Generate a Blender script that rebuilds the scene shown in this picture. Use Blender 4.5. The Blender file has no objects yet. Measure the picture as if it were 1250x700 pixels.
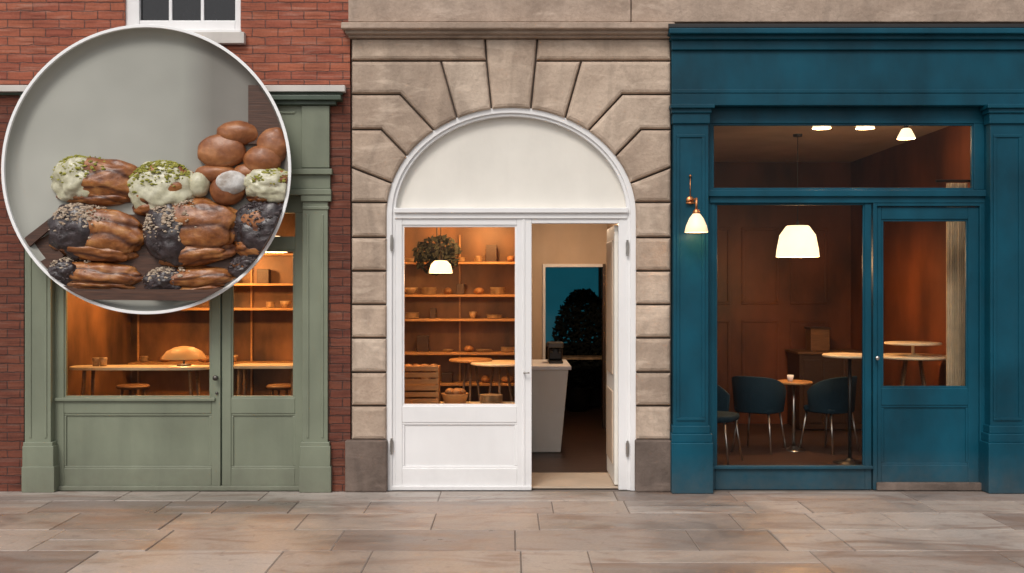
import bpy, bmesh, math, random
from mathutils import Vector, noise
random.seed(7)
S=1260.0; D=9.0; H=1.786      # survey scale of the elevation drawing: 140 units = 1 m on the facade plane
def W(px,py,y=0.0):
    d=D+y
    return Vector(((px-625)/S*d, y, H-(py-350)/S*d))
scene=bpy.context.scene
col=scene.collection

# ------------------------------------------------------------------ materials
def lin(c):
    return tuple(((v/255)/12.92 if v/255<=0.04045 else ((v/255+0.055)/1.055)**2.4) for v in c)
class NT:
    def __init__(s,name):
        s.m=bpy.data.materials.new(name); s.m.use_nodes=True
        s.t=s.m.node_tree; s.n=s.t.nodes; s.b=s.n['Principled BSDF']; s.out=s.n['Material Output']
        g=s.n.new('ShaderNodeNewGeometry'); s.pos=g.outputs['Position']
    def L(s,a,b): s.t.links.new(a,b)
    def scaled(s,v,xyz):
        m=s.n.new('ShaderNodeVectorMath'); m.operation='MULTIPLY'; s.L(v,m.inputs[0]); m.inputs[1].default_value=xyz
        return m.outputs[0]
    def noise(s,scale,detail=4,xyz=(1,1,1),rough=0.55,vec=None,dist=0):
        t=s.n.new('ShaderNodeTexNoise'); t.inputs['Scale'].default_value=scale; t.inputs['Detail'].default_value=detail
        t.inputs['Roughness'].default_value=rough; t.inputs['Distortion'].default_value=dist
        s.L(s.scaled(vec or s.pos,xyz),t.inputs['Vector']); return t.outputs['Fac']
    def ramp(s,f,stops):
        r=s.n.new('ShaderNodeValToRGB'); s.L(f,r.inputs[0])
        e=r.color_ramp.elements
        while len(e)<len(stops): e.new(0.5)
        for i,(p,c) in enumerate(stops):
            e[i].position=p; e[i].color=(c[0],c[1],c[2],1) if isinstance(c,(tuple,list)) else (c,c,c,1)
        return r.outputs[0]
    def mix(s,f,a,b,mode='MIX'):
        m=s.n.new('ShaderNodeMix'); m.data_type='RGBA'; m.blend_type=mode
        for i,v in ((0,f),(6,a),(7,b)):
            if isinstance(v,(int,float)): m.inputs[i].default_value=v if i==0 else (v,v,v,1)
            elif isinstance(v,tuple): m.inputs[i].default_value=(v[0],v[1],v[2],1)
            else: s.L(v,m.inputs[i])
        return m.outputs[2]
    def bump(s,h,strength,dist=0.01,normal=None):
        b=s.n.new('ShaderNodeBump'); b.inputs['Strength'].default_value=strength; b.inputs['Distance'].default_value=dist
        s.L(h,b.inputs['Height'])
        if normal: s.L(normal,b.inputs['Normal'])
        return b.outputs[0]

def paint(name,c,rough=0.45,var=0.12,grime=0.35,bumpst=0.15,spec=0.5):
    k=NT(name)
    n1=k.noise(2.2,5,(1,1,0.6)); 
    dark=tuple(v*(1-var*1.6) for v in c); lite=tuple(min(1,v*(1+var)) for v in c)
    base=k.mix(k.ramp(n1,[(0.3,0.0),(0.7,1.0)]),dark,lite)
    st=k.noise(9,4,(1,1,0.08)); stf=k.ramp(st,[(0.52,0.0),(0.8,grime*0.7)])
    base=k.mix(stf,base,tuple(v*0.55+0.01 for v in c))
    sep=k.n.new('ShaderNodeSeparateXYZ'); k.L(k.pos,sep.inputs[0])
    mr=k.n.new('ShaderNodeMapRange'); k.L(sep.outputs[2],mr.inputs[0]); mr.inputs[1].default_value=0.35; mr.inputs[2].default_value=0.0
    mr.inputs[3].default_value=0; mr.inputs[4].default_value=grime*1.8
    n2=k.noise(14,5); mm=k.n.new('ShaderNodeMath'); mm.operation='MULTIPLY'; k.L(mr.outputs[0],mm.inputs[0]); k.L(n2,mm.inputs[1])
    base=k.mix(mm.outputs[0],base,(0.12,0.10,0.08))
    k.L(base,k.b.inputs['Base Color']); k.b.inputs['Specular IOR Level'].default_value=spec
    k.L(k.ramp(k.noise(6,3),[(0.3,rough-0.08),(0.7,rough+0.1)]),k.b.inputs['Roughness'])
    b1=k.bump(k.noise(60,3,(1,1,0.25)),bumpst,0.003); k.L(k.bump(k.noise(3.5,3),0.25,0.02,b1),k.b.inputs['Normal'])
    return k.m
def stone(name,c,dark,rough=0.85,stain=0.6):
    k=NT(name)
    n=k.noise(1.7,6,rough=0.62); f=k.noise(35,6,rough=0.7)
    base=k.mix(k.ramp(n,[(0.3,0.0),(0.68,1.0)]),dark,c)
    oi=k.n.new('ShaderNodeObjectInfo')
    base=k.mix(1.0,base,k.ramp(oi.outputs['Random'],[(0.0,(0.80,0.77,0.75)),(0.5,(0.95,0.91,0.88)),(1.0,(1.0,1.0,1.0))]),'MULTIPLY')
    base=k.mix(1.0,base,k.ramp(f,[(0.3,0.82),(0.7,1.0)]),'MULTIPLY')
    s2=k.noise(3.2,6,(1,1,0.35),dist=1.2)
    base=k.mix(k.ramp(s2,[(0.44,0.0),(0.76,stain)]),base,tuple(v*0.5 for v in dark))
    s3=k.noise(5,5,(0.5,0.5,1.6),dist=0.8)
    base=k.mix(k.ramp(s3,[(0.55,0.0),(0.75,0.5)]),base,tuple(min(1,v*1.2) for v in c))
    k.L(base,k.b.inputs['Base Color']); k.b.inputs['Roughness'].default_value=rough
    b1=k.bump(f,0.45,0.008); k.L(k.bump(k.noise(7,4),0.6,0.035,b1),k.b.inputs['Normal'])
    return k.m
def brick(name,dk=1.0):
    k=NT(name)
    sep=k.n.new('ShaderNodeSeparateXYZ'); k.L(k.pos,sep.inputs[0])
    ad=k.n.new('ShaderNodeMath'); ad.operation='ADD'; k.L(sep.outputs[0],ad.inputs[0]); k.L(sep.outputs[1],ad.inputs[1])
    cb=k.n.new('ShaderNodeCombineXYZ'); k.L(ad.outputs[0],cb.inputs[0]); k.L(sep.outputs[2],cb.inputs[1])
    wob=k.noise(9,2); wv=k.n.new('ShaderNodeVectorMath'); wv.operation='SCALE'; cw=k.n.new('ShaderNodeCombineXYZ'); k.L(wob,cw.inputs[1]); k.L(wob,cw.inputs[0])
    k.L(cw.outputs[0],wv.inputs[0]); wv.inputs['Scale'].default_value=0.026
    av=k.n.new('ShaderNodeVectorMath'); k.L(cb.outputs[0],av.inputs[0]); k.L(wv.outputs[0],av.inputs[1])
    t=k.n.new('ShaderNodeTexBrick'); k.L(av.outputs[0],t.inputs['Vector'])
    t.inputs['Scale'].default_value=1; t.inputs['Brick Width'].default_value=0.225; t.inputs['Row Height'].default_value=0.075
    t.inputs['Mortar Size'].default_value=0.0055; t.inputs['Mortar Smooth'].default_value=0.7; t.inputs['Bias'].default_value=-0.1
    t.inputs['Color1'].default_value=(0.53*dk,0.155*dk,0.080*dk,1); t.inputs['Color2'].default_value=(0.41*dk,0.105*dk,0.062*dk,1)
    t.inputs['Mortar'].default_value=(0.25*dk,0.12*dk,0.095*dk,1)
    n=k.noise(3,5); base=k.mix(1.0,t.outputs['Color'],k.ramp(n,[(0.3,0.72),(0.7,1.0)]),'MULTIPLY')
    base=k.mix(1.0,base,k.ramp(k.noise(3.2,6,(0.7,0.7,13)),[(0.3,(0.42,0.38,0.38)),(0.5,(0.92,0.92,0.92)),(0.75,(1.0,1.0,1.0))]),'MULTIPLY')
    base=k.mix(k.ramp(k.noise(5,6,(0.5,0.5,7),dist=0.4),[(0.52,0.0),(0.78,0.6)]),base,(0.56*dk,0.32*dk,0.24*dk))
    base=k.mix(1.0,base,k.ramp(k.noise(45,4),[(0.3,0.78),(0.7,1.0)]),'MULTIPLY')
    k.L(base,k.b.inputs['Base Color']); k.b.inputs['Roughness'].default_value=0.85
    inv=k.n.new('ShaderNodeMath'); inv.operation='SUBTRACT'; inv.inputs[0].default_value=1; k.L(t.outputs['Fac'],inv.inputs[1])
    b1=k.bump(inv.outputs[0],0.9,0.01); k.L(k.bump(k.noise(30,4),0.5,0.008,b1),k.b.inputs['Normal'])
    return k.m
def simple(name,c,rough=0.6,metal=0,var=0.15,scale=8,xyz=(1,1,1),bs=0.2,coat=0):
    k=NT(name); n=k.noise(scale,5,xyz)
    k.L(k.mix(k.ramp(n,[(0.3,0.0),(0.7,1.0)]),tuple(v*(1-var) for v in c),tuple(v*(1+var) for v in c)),k.b.inputs['Base Color'])
    k.b.inputs['Roughness'].default_value=rough; k.b.inputs['Metallic'].default_value=metal
    k.b.inputs['Coat Weight'].default_value=coat
    k.L(k.bump(n,bs,0.01),k.b.inputs['Normal']); return k.m
def emit(name,c,s,base=(0.8,0.7,0.5)):
    k=NT(name); k.b.inputs['Base Color'].default_value=(*base,1); k.b.inputs['Emission Color'].default_value=(*c,1)
    n=k.noise(6,2,(1,1,1))
    mth=k.n.new('ShaderNodeMath'); mth.operation='MULTIPLY'; k.L(k.ramp(n,[(0.2,0.8),(0.8,1.0)]),mth.inputs[0]); mth.inputs[1].default_value=s
    k.L(mth.outputs[0],k.b.inputs['Emission Strength']); k.b.inputs['Roughness'].default_value=0.5
    return k.m
def glassmat(name,tint=(0.93,0.93,0.91)):
    k=NT(name); k.n.remove(k.b)
    tr=k.n.new('ShaderNodeBsdfTransparent'); tr.inputs[0].default_value=(*tint,1)
    gl=k.n.new('ShaderNodeBsdfGlossy'); gl.inputs['Roughness'].default_value=0.03
    fr=k.n.new('ShaderNodeFresnel'); fr.inputs[0].default_value=1.26
    k.L(k.bump(k.noise(1.6,2),0.3,0.015),gl.inputs['Normal'])
    mx=k.n.new('ShaderNodeMixShader'); k.L(fr.outputs[0],mx.inputs[0]); k.L(tr.outputs[0],mx.inputs[1]); k.L(gl.outputs[0],mx.inputs[2]); k.L(mx.outputs[0],k.out.inputs[0])
    return k.m

M_brick=brick('red_brick'); M_brick_shade=brick('red_brick_shaded',0.45)  # second brick is a darker copy with the piers' shadow in its colour
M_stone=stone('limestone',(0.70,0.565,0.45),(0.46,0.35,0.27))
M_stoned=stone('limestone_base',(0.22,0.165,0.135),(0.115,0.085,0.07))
M_joint=simple('mortar_joint',(0.09,0.065,0.05),0.9)
M_band=stone('limestone_band',(0.58,0.46,0.375),(0.40,0.305,0.24),stain=0.5)
M_green=paint('sage_green_paint',(0.205,0.228,0.165),spec=0.35)
M_green_shade=paint('shaded_green_paint',lin((66,80,66)))  # green with the shadow below the white band put into its colour
M_blue=paint('teal_blue_paint',(0.0015,0.062,0.100),0.48,0.25,0.3,spec=0.25)
M_white=paint('white_paint',(0.84,0.83,0.83),0.4,0.03,0.10)
M_cream=paint('cream_plaster',(0.80,0.76,0.69),0.6,0.05,0.08)
M_beige=paint('beige_paint',(0.54,0.42,0.31),0.6,0.08,0.15)
M_sillw=paint('painted_sill',(0.62,0.58,0.54),0.6,0.08,0.3)
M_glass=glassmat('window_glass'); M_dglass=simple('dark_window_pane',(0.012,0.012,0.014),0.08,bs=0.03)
M_wood=simple('warm_wood',(0.42,0.22,0.085),0.45,scale=6,xyz=(1,12,12))
M_woodmd=simple('brown_wood',(0.17,0.085,0.036),0.5,scale=6,xyz=(1,12,12),var=0.3)
M_wooddk=simple('dark_wood',(0.05,0.024,0.013),0.5,scale=6,xyz=(1,10,10))
M_wallbr=simple('brown_wall',(0.125,0.036,0.011),0.5,scale=1.6,xyz=(1,1,0.5),var=0.6)
M_wallam=simple('amber_wall',(0.17,0.080,0.030),0.5,scale=2.2,xyz=(1,1,0.5),var=0.75)
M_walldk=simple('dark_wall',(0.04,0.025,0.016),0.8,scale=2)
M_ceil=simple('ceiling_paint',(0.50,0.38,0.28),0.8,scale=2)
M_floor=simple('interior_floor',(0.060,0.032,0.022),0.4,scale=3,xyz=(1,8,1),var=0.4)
M_steel=simple('steel',(0.5,0.48,0.45),0.3,1.0)
M_gunm=simple('gunmetal',(0.12,0.11,0.10),0.45,1.0)
M_black=simple('black_metal',(0.015,0.014,0.014),0.4)
M_teal=simple('teal_fabric',(0.003,0.026,0.044),0.85,scale=60)
M_shade=emit('lit_lampshade',(1.0,0.74,0.44),2.2)
M_shade2=emit('lit_wall_lampshade',(1.0,0.66,0.38),0.9)
M_bread=simple('bread_crust',(0.30,0.14,0.05),0.6,scale=14,var=0.5)
M_china=simple('stoneware',(0.40,0.27,0.15),0.4,scale=14,var=0.5)
M_table=simple('pale_table_top',(0.80,0.66,0.45),0.35,scale=5)
M_copper=simple('copper',(0.55,0.22,0.09),0.35,1.0)
M_curtain=simple('cream_curtain',(0.72,0.58,0.40),0.9)
M_leaf=simple('plant_leaf',(0.010,0.014,0.010),0.9)
M_sky=emit('daylit_pane',(0.03,0.36,0.50),0.15,(0.02,0.1,0.14))

# ------------------------------------------------------------------ mesh helpers
def empty(name):
    o=bpy.data.objects.new(name,None); col.objects.link(o); return o
def mk(name,bm,mat,parent=None,smooth=False,bevel=0,recalc=True):
    if recalc: bmesh.ops.recalc_face_normals(bm,faces=bm.faces)
    me=bpy.data.meshes.new(name); bm.to_mesh(me); bm.free()
    mats=mat if isinstance(mat,list) else [mat]
    for m in mats: me.materials.append(m)
    if smooth:
        for p in me.polygons: p.use_smooth=True
    o=bpy.data.objects.new(name,me); col.objects.link(o)
    if parent: o.parent=parent
    if bevel:
        b=o.modifiers.new('bevel','BEVEL'); b.width=bevel; b.segments=2; b.limit_method='ANGLE'; b.angle_limit=math.radians(40)
    return o
def addbox(bm,x0,x1,y0,y1,z0,z1,mi=0):
    v=[bm.verts.new((x,y,z)) for x in (x0,x1) for y in (y0,y1) for z in (z0,z1)]
    for f in ((0,1,3,2),(4,6,7,5),(0,4,5,1),(2,3,7,6),(0,2,6,4),(1,5,7,3)):
        bm.faces.new([v[i] for i in f]).material_index=mi
def wbox(name,x0,x1,y0,y1,z0,z1,mat,parent=None,bevel=0.004):
    bm=bmesh.new(); addbox(bm,x0,x1,y0,y1,z0,z1); return mk(name,bm,mat,parent,bevel=bevel)
def box(name,px0,py0,px1,py1,yf,yb,mat,parent,bevel=0.005):
    a=W(px0,py1,yf); b=W(px1,py0,yf)
    z0=0.0 if py1>=597 else a.z
    return wbox(name,a.x,b.x,yf,yb,z0,b.z,mat,parent,bevel)
def offset(pts,d):
    n=len(pts); area=sum(pts[i][0]*pts[(i+1)%n][1]-pts[(i+1)%n][0]*pts[i][1] for i in range(n))
    if area<0: pts=pts[::-1]
    out=[]
    for i in range(n):
        p0=Vector(pts[i-1]);p1=Vector(pts[i]);p2=Vector(pts[(i+1)%n])
        e1=(p1-p0).normalized(); e2=(p2-p1).normalized()
        n1=Vector((-e1.y,e1.x)); n2=Vector((-e2.y,e2.x))
        b=(n1+n2); den=max(0.35,1+n1.dot(n2)); out.append(tuple(p1+b*(d/den)))
    return pts,out
def prism(name,pts,yf,yb,mat,parent,ch=0.0,gap=0.0):
    """pts in world x,z"""
    if gap: _,pts=offset(pts,gap)
    bm=bmesh.new()
    if ch:
        pts,m1=offset(pts,ch*0.35); _,ins=offset(pts,ch)
        rings=[[bm.verts.new((x,yf,z)) for x,z in ins],[bm.verts.new((x,yf+ch*0.25,z)) for x,z in m1],[bm.verts.new((x,yf+ch*0.8,z)) for x,z in pts],[bm.verts.new((x,yb,z)) for x,z in pts]]
    else: rings=[[bm.verts.new((x,y,z)) for x,z in pts] for y in (yf,yb)]
    bm.faces.new(rings[0]); bm.faces.new(rings[-1][::-1]); n=len(pts)
    for a,b in zip(rings,rings[1:]):
        for i in range(n): bm.faces.new((a[i],a[(i+1)%n],b[(i+1)%n],b[i]))
    return mk(name,bm,mat,parent)
def ppts(l,y=0): return [(W(a,b,y).x,max(0,W(a,b,y).z)) for a,b in l]
def lathe(bm,prof,c,seg=32,mi=0,axis='z'):
    rings=[]
    for r,h in prof:
        rings.append([bm.verts.new((c[0]+r*math.cos(2*math.pi*i/seg),c[1]+r*math.sin(2*math.pi*i/seg),c[2]+h) if axis=='z' else
            (c[0]+r*math.cos(2*math.pi*i/seg),c[1]+h,c[2]+r*math.sin(2*math.pi*i/seg))) for i in range(seg)])
    for a,b in zip(rings,rings[1:]):
        for i in range(seg): bm.faces.new((a[i],a[(i+1)%seg],b[(i+1)%seg],b[i])).material_index=mi
    return rings
def rod(bm,a,b,r0,r1=None,seg=10,mi=0):
    r1=r1 or r0; a=Vector(a);b=Vector(b); d=(b-a).normalized(); u=d.orthogonal().normalized(); v=d.cross(u)
    R=[[bm.verts.new(p+(u*math.cos(2*math.pi*i/seg)+v*math.sin(2*math.pi*i/seg))*r) for i in range(seg)] for p,r in ((a,r0),(b,r1))]
    for i in range(seg): bm.faces.new((R[0][i],R[0][(i+1)%seg],R[1][(i+1)%seg],R[1][i])).material_index=mi
    bm.faces.new(R[0]).material_index=mi; bm.faces.new(R[1]).material_index=mi
def panel(name,px0,py0,px1,py1,y,mat,parent,m=5,deep=0.022):
    box(name+'_board',px0-2,py0-2,px1+2,py1+2,y+deep,y+deep+0.02,mat,parent)
    for i,(a,b,c,d) in enumerate(((px0-1,py0-1,px1+1,py0+m*0.6),(px0-1,py1-m*0.6,px1+1,py1+1),(px0-1,py0+m*0.6,px0+m*0.6,py1-m*0.6),(px1-m*0.6,py0+m*0.6,px1+1,py1-m*0.6))):
        box(f'{name}_moulding_{i}',a,b,c,d,y+0.009,y+deep,mat,parent,0.006)
def pane(name,px0,py0,px1,py1,y,parent,mat=None):
    a=W(px0-1,py1+1,y); b=W(px1+1,py0-1,y)
    bm=bmesh.new(); v=[bm.verts.new(p) for p in ((a.x,y,a.z),(b.x,y,a.z),(b.x,y,b.z),(a.x,y,b.z))]; bm.faces.new(v)
    o=mk(name,bm,mat or M_glass,parent,recalc=False)
def beads(name,px0,py0,px1,py1,y,mat,parent,w=2.5):
    for i,(a,b,c,d) in enumerate(((px0-1,py0-1,px1+1,py0+w),(px0-1,py1-w,px1+1,py1+1),(px0-1,py0+w,px0+w,py1-w),(px1-w,py0+w,px1+1,py1-w))):
        box(f'{name}_bead_{i}',a,b,c,d,y,y+0.03,mat,parent,0.003)

# ------------------------------------------------------------------ BRICK HOUSE with sage-green shopfront
BH=empty('brick_house')
LX=-420
box('wall_upper_a',LX,-420,152,103,0,0.35,M_brick,BH,0)
box('wall_upper_b',294,-420,427,103,0,0.35,M_brick,BH,0)
box('wall_upper_c',152,42,294,103,0,0.35,M_brick,BH,0)
box('wall_upper_d',152,-420,294,-190,0,0.35,M_brick,BH,0)
box('wall_behind_fascia',-60,100,427,240,0.06,0.35,M_brick_shade,BH,0)
box('pier_outer',LX,103,29,600,0,0.35,M_brick_shade,BH,0)
box('pier_inner',401,103,427.5,600,0.0,0.35,M_brick_shade,BH,0)
box('string_course',LX,104,421,112,-0.07,0.05,M_sillw,BH)
box('string_course_shade',LX,112,418,116,-0.03,0.05,M_green_shade,BH)  # dark strip painting the shade under the string course
box('window_sill',148,39,298,53,-0.06,0.1,M_sillw,BH)
box('window_sill_top',152,36,294,40,-0.03,0.1,M_white,BH)
box('window_frame_l',152,-190,170,38,0.03,0.15,M_white,BH)
box('window_frame_r',287,-190,294,38,0.03,0.15,M_white,BH)
box('window_frame_b',170,25,287,38,0.04,0.15,M_white,BH)
box('window_frame_t',152,-190,294,-180,0.02,0.15,M_white,BH)
for i,x in enumerate((208,247)): box(f'window_bar_{i}',x-2,-180,x+2,25,0.06,0.09,M_white,BH)
for i,y in enumerate((-30,-85,-135)): box(f'window_rail_{i}',170,y-3,287,y+3,0.062,0.088,M_white,BH)
pane('window_pane',170,-180,287,30,0.075,BH,M_dglass)
box('shop_cornice_top',24,116,416,122,-0.11,0.06,M_green_shade,BH)
box('shop_cornice_mid',27,122,410,128,-0.07,0.06,M_green_shade,BH)
box('shop_fascia',30,128,402,206,-0.02,0.06,M_green,BH)
box('fascia_bead_t',60,136,360,139,-0.03,0.0,M_green,BH)
box('architrave_1',28,206,405,213,-0.07,0.08,M_green,BH)
box('architrave_2',29,213,403,231,-0.035,0.08,M_green,BH)
box('architrave_3',30,231,404,238,-0.06,0.08,M_green,BH)
for s,(a,b) in (('l',(29,64)),('r',(368,402))):
    box(f'bracket_{s}',a,129,b,205,-0.045,0.0,M_green,BH)
    box(f'pilaster_{s}',a+1,238,b-2,545,-0.03,0.15,M_green,BH)
    box(f'pilaster_cap_{s}',a-1,238,b+2,246,-0.05,0.1,M_green,BH)
    box(f'pilaster_neck_{s}',a+1,252,b-1,256,-0.04,0.1,M_green,BH)
    for j,(c,d) in enumerate(((a+6,a+9),(b-10,b-7))): box(f'pilaster_fillet_{s}{j}',c,262,d,535,-0.038,0.0,M_green,BH)
    box(f'pilaster_base_{s}',a-2,545,b+1,600,-0.05,0.15,M_green,BH)
    box(f'pilaster_base_cap_{s}',a-1,540,b,546,-0.045,0.1,M_green,BH)
    box(f'pilaster_skirt_{s}',a-3,570,b+2,600,-0.06,0.1,M_green,BH)
y=0.05
box('frame_head',62,238,370,260,y,y+0.08,M_green,BH)
box('stile_l',62,260,78,600,y,y+0.08,M_green,BH)
box('stile_m',258,260,269,600,y,y+0.08,M_green,BH)
box('stile_m2',271,260,282,600,y,y+0.08,M_green,BH)
box('gap_strip',268,260,272,600,y+0.025,y+0.08,M_green_shade,BH,0)
box('stile_r',360,260,371,600,y,y+0.08,M_green,BH)
for s,(a,b) in (('l',(78,258)),('r',(282,360))):
    box(f'transom_{s}',a,289,b,305,y+0.002,y+0.078,M_green,BH)
    box(f'midrail_{s}',a,486,b,505,y+0.002,y+0.078,M_green,BH)
    box(f'bottomrail_{s}',a,572,b,600,y+0.002,y+0.078,M_green,BH)
    panel(f'panel_{s}',a,505,b,572,y,M_green,BH)
    pane(f'glass_{s}',a,305,b,486,y+0.04,BH); pane(f'transom_glass_{s}',a,260,b,289,y+0.04,BH)
    beads(f'glass_{s}',a,305,b,486,y+0.012,M_green,BH)
box('sill_rail',66,486,262,490,y-0.025,y+0.01,M_green,BH)
box('threshold',62,594,371,600,y-0.03,y+0.1,M_green,BH)
bm=bmesh.new(); p=W(265,461,0.05); rod(bm,(p.x,0.05,p.z),(p.x,0.0,p.z),0.012); lathe(bm,[(0.001,-0.012),(0.02,-0.01),(0.024,0),(0.02,0.01),(0.001,0.012)],(p.x,-0.005,p.z),axis='y')
q=W(265,480,0.05); rod(bm,(q.x,0.05,q.z),(q.x,0.035,q.z),0.012)
mk('door_knob',bm,M_gunm,BH,True)

# ------------------------------------------------------------------ STONE BUILDING with arched white doorway
SB=empty('stone_building')
CX,CY,RX,RY=624,262,151.5,130
def E(deg,k=0): 
    t=math.radians(deg); return (CX+(RX-k)*math.cos(t),CY-(RY-k)*math.sin(t))
def arc(a,b,k=0,n=8): return [E(a+(b-a)*i/n,k) for i in range(n+1)]
stones=[
 [(594,74),(428,74),(428,46),(592,46)],
 arc(99.1,115.8)+[(538,74),(594,74)],
 arc(115.8,128.3)+[(488,115),(428,115),(428,74),(538,74)],
 arc(128.3,146.9)+[(465,158),(428,158),(428,115),(488,115)],
 arc(146.9,163)+[(428,204),(428,158),(465,158)],
 arc(163,173.4)+[(428,247),(428,204)],
 [E(173.4)]+[E(177),(472.5,262),(472.5,290),(428,290),(428,247)]]
ys=[290,331,372,413,455,496,538]
for a,b in zip(ys,ys[1:]): stones.append([(472.5,a),(472.5,b),(428,b),(428,a)])
allst=[arc(80.9,99.1)+[(594,74),(592,46),(656,46),(654,74)]]
for s in stones: allst.append(s); allst.append([(1248-a,b) for a,b in s])
for i,s in enumerate(allst):
    w=ppts(s)
    prism(f'ashlar_{i:02d}',w,0.0+random.uniform(-0.005,0.005),0.06,M_stone,SB,ch=0.030,gap=0.008)
    prism(f'joint_bed_{i:02d}',w,0.040,0.28,M_joint,SB)
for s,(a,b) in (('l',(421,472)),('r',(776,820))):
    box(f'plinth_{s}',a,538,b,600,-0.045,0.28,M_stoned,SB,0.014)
box('cornice_top',416,27,824,35,-0.13,0.1,M_band,SB,0.01)
box('cornice_mid',421,35,821,41,-0.08,0.1,M_band,SB,0.01)
box('cornice_low',425,41,819,46,-0.035,0.1,M_band,SB,0.008)
box('upper_band_a',425,-22,770,27,-0.005,0.35,M_band,SB,0.008)
box('upper_band_b',771,-22,1296,27,-0.003,0.35,M_band,SB,0.008)
box('upper_band_c',1297,-22,1700,27,-0.005,0.35,M_band,SB,0.008)
for r in range(6):
    y0=-23-62*r; x=425; k=0
    while x<1700:
        wd=random.choice((110,130,150)); box(f'upper_ashlar_{r}_{k}',x,y0-61,min(1700,x+wd)-1,y0,-0.004,0.35,M_stone,SB,0.008); x+=wd; k+=1
def archring(name,k0,k1,yf,yb,mat):
    o=[(CX-RX+k0,600)]+arc(180,0,k0,40)+[(CX+RX-k0,600)]; n=[(CX-RX+k1,600)]+arc(180,0,k1,40)+[(CX+RX-k1,600)]
    bm=bmesh.new(); R=[]
    for pts,yy in ((o,yf),(n,yf),(n,yb),(o,yb)):
        R.append([bm.verts.new((W(a,b,yf).x,yy,0 if b>597 else W(a,b,yf).z)) for a,b in pts])
    for j in range(4):
        A,B=R[j],R[(j+1)%4]
        for i in range(len(o)-1): bm.faces.new((A[i],A[i+1],B[i+1],B[i]))
    return mk(name,bm,mat,SB,bevel=0.003)
archring('door_arch_outer',-1,6,0.035,0.2,M_white)
archring('door_arch_inner',6,10,0.055,0.2,M_white)
prism('tympanum',ppts([(CX-RX+8,262)]+arc(180,0,8,40)+[(CX+RX-8,262)],0.12),0.12,0.2,M_cream,SB)
box('door_transom',481,254,767,260,0.02,0.2,M_white,SB)
box('door_transom_low',482,260,766,267,0.045,0.2,M_white,SB)
y=0.06
box('leaf_stile_l',482,267,491,600,y,y+0.06,M_white,SB)
box('mullion',631,267,649,600,y,y+0.06,M_white,SB)
box('mullion_bead',638,267,641,600,y-0.008,y+0.02,M_white,SB)
box('leaf_toprail',491,267,631,275,y+0.002,y+0.058,M_white,SB)
box('leaf_midrail',491,496,631,516,y+0.002,y+0.058,M_white,SB)
box('leaf_bottomrail',491,572,631,597,y+0.002,y+0.058,M_white,SB)
panel('leaf_panel',491,516,631,572,y,M_white,SB)
pane('leaf_glass',491,275,631,496,y+0.03,SB); beads('leaf',491,275,631,496,y+0.012,M_white,SB)
box('door_jamb_r',755,267,767,600,y,y+0.06,M_white,SB)
box('door_head_r',649,267,755,273,y+0.002,y+0.06,M_white,SB)
box('kick_rail',474,594,649,600,y-0.02,y+0.02,M_white,SB)
wbox('open_leaf_edge',0.905,0.945,0.13,0.86,0.03,2.33,M_cream,SB,0.006)
wbox('open_leaf_panel_t',0.893,0.906,0.22,0.78,1.0,2.2,M_beige,SB,0.006)
wbox('open_leaf_panel_b',0.893,0.906,0.22,0.78,0.2,0.85,M_beige,SB,0.006)
for n,a,b in (('a',478,297),('b',766,303),('c',478,545),('d',766,548)):
    p=W(a,b,0.03); bm=bmesh.new(); rod(bm,(p.x,0.03,p.z-0.07),(p.x,0.03,p.z+0.07),0.010); addbox(bm,p.x-0.014,p.x+0.014,0.032,0.05,p.z-0.05,p.z+0.05); mk('hinge_'+n,bm,M_steel,SB)
p=W(640,455,0.05); bm=bmesh.new(); rod(bm,(p.x,0.06,p.z),(p.x,0.01,p.z),0.008); rod(bm,(p.x,0.012,p.z),(p.x+0.045,0.012,p.z),0.007); mk('door_handle',bm,M_steel,SB,True)

# ------------------------------------------------------------------ BLUE SHOPFRONT BUILDING
BB=empty('blue_shop_building')
box('cornice_1',817,34,1262,41,-0.15,0.05,M_blue,BB,0.008)
box('cornice_2',819,41,1258,48,-0.10,0.05,M_blue,BB,0.008)
box('cornice_3',820,48,1256,61,-0.06,0.05,M_blue,BB,0.008)
box('lead_flashing',816,29,1264,34,-0.14,0.05,M_black,BB,0.004)
box('fascia',820,61,1256,112,-0.03,0.05,M_blue,BB,0.006)
box('fascia_bead',820,109,1256,114,-0.045,0.05,M_blue,BB,0.006)
box('architrave',820,114,1256,129,-0.04,0.05,M_blue,BB,0.006)
for s,(a,b) in (('l',(821,866)),('r',(1208,1253))):
    box(f'capital_a_{s}',a-2,127,b+7,132,-0.11,0.05,M_blue,BB,0.006)
    box(f'capital_b_{s}',a-1,132,b+3,138,-0.085,0.05,M_blue,BB,0.006)
    box(f'capital_c_{s}',a,138,b+1,151,-0.07,0.05,M_blue,BB,0.006)
    box(f'shaft_{s}',a+1,151,b-1,522,-0.05,0.15,M_blue,BB,0.006)
    for j,(c,d) in enumerate(((a+5,a+9),(b-9,b-5))): box(f'shaft_fillet_{s}{j}',c,168,d,510,-0.06,0.0,M_blue,BB,0.005)
    for j,(c,d) in enumerate(((164,168),(510,514))): box(f'shaft_fillet_h_{s}{j}',a+5,c,b-5,d,-0.0602,0.0,M_blue,BB,0.005)
    box(f'base_a_{s}',a,520,b+1,530,-0.065,0.15,M_blue,BB,0.008)
    box(f'base_b_{s}',a-1,530,b+4,541,-0.085,0.15,M_blue,BB,0.008)
    box(f'plinth_{s}',a-1,541,b+5,600,-0.11,0.15,M_blue,BB,0.008)
y=0.07
box('frame_head',864,129,1210,151,y,y+0.08,M_blue,BB)
box('frame_l',864,151,869,600,y,y+0.08,M_blue,BB)
box('frame_r_top',1189,151,1210,232,y,y+0.08,M_blue,BB)
box('transom_beam',864,232,1210,240,y-0.04,y+0.08,M_blue,BB)
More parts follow.
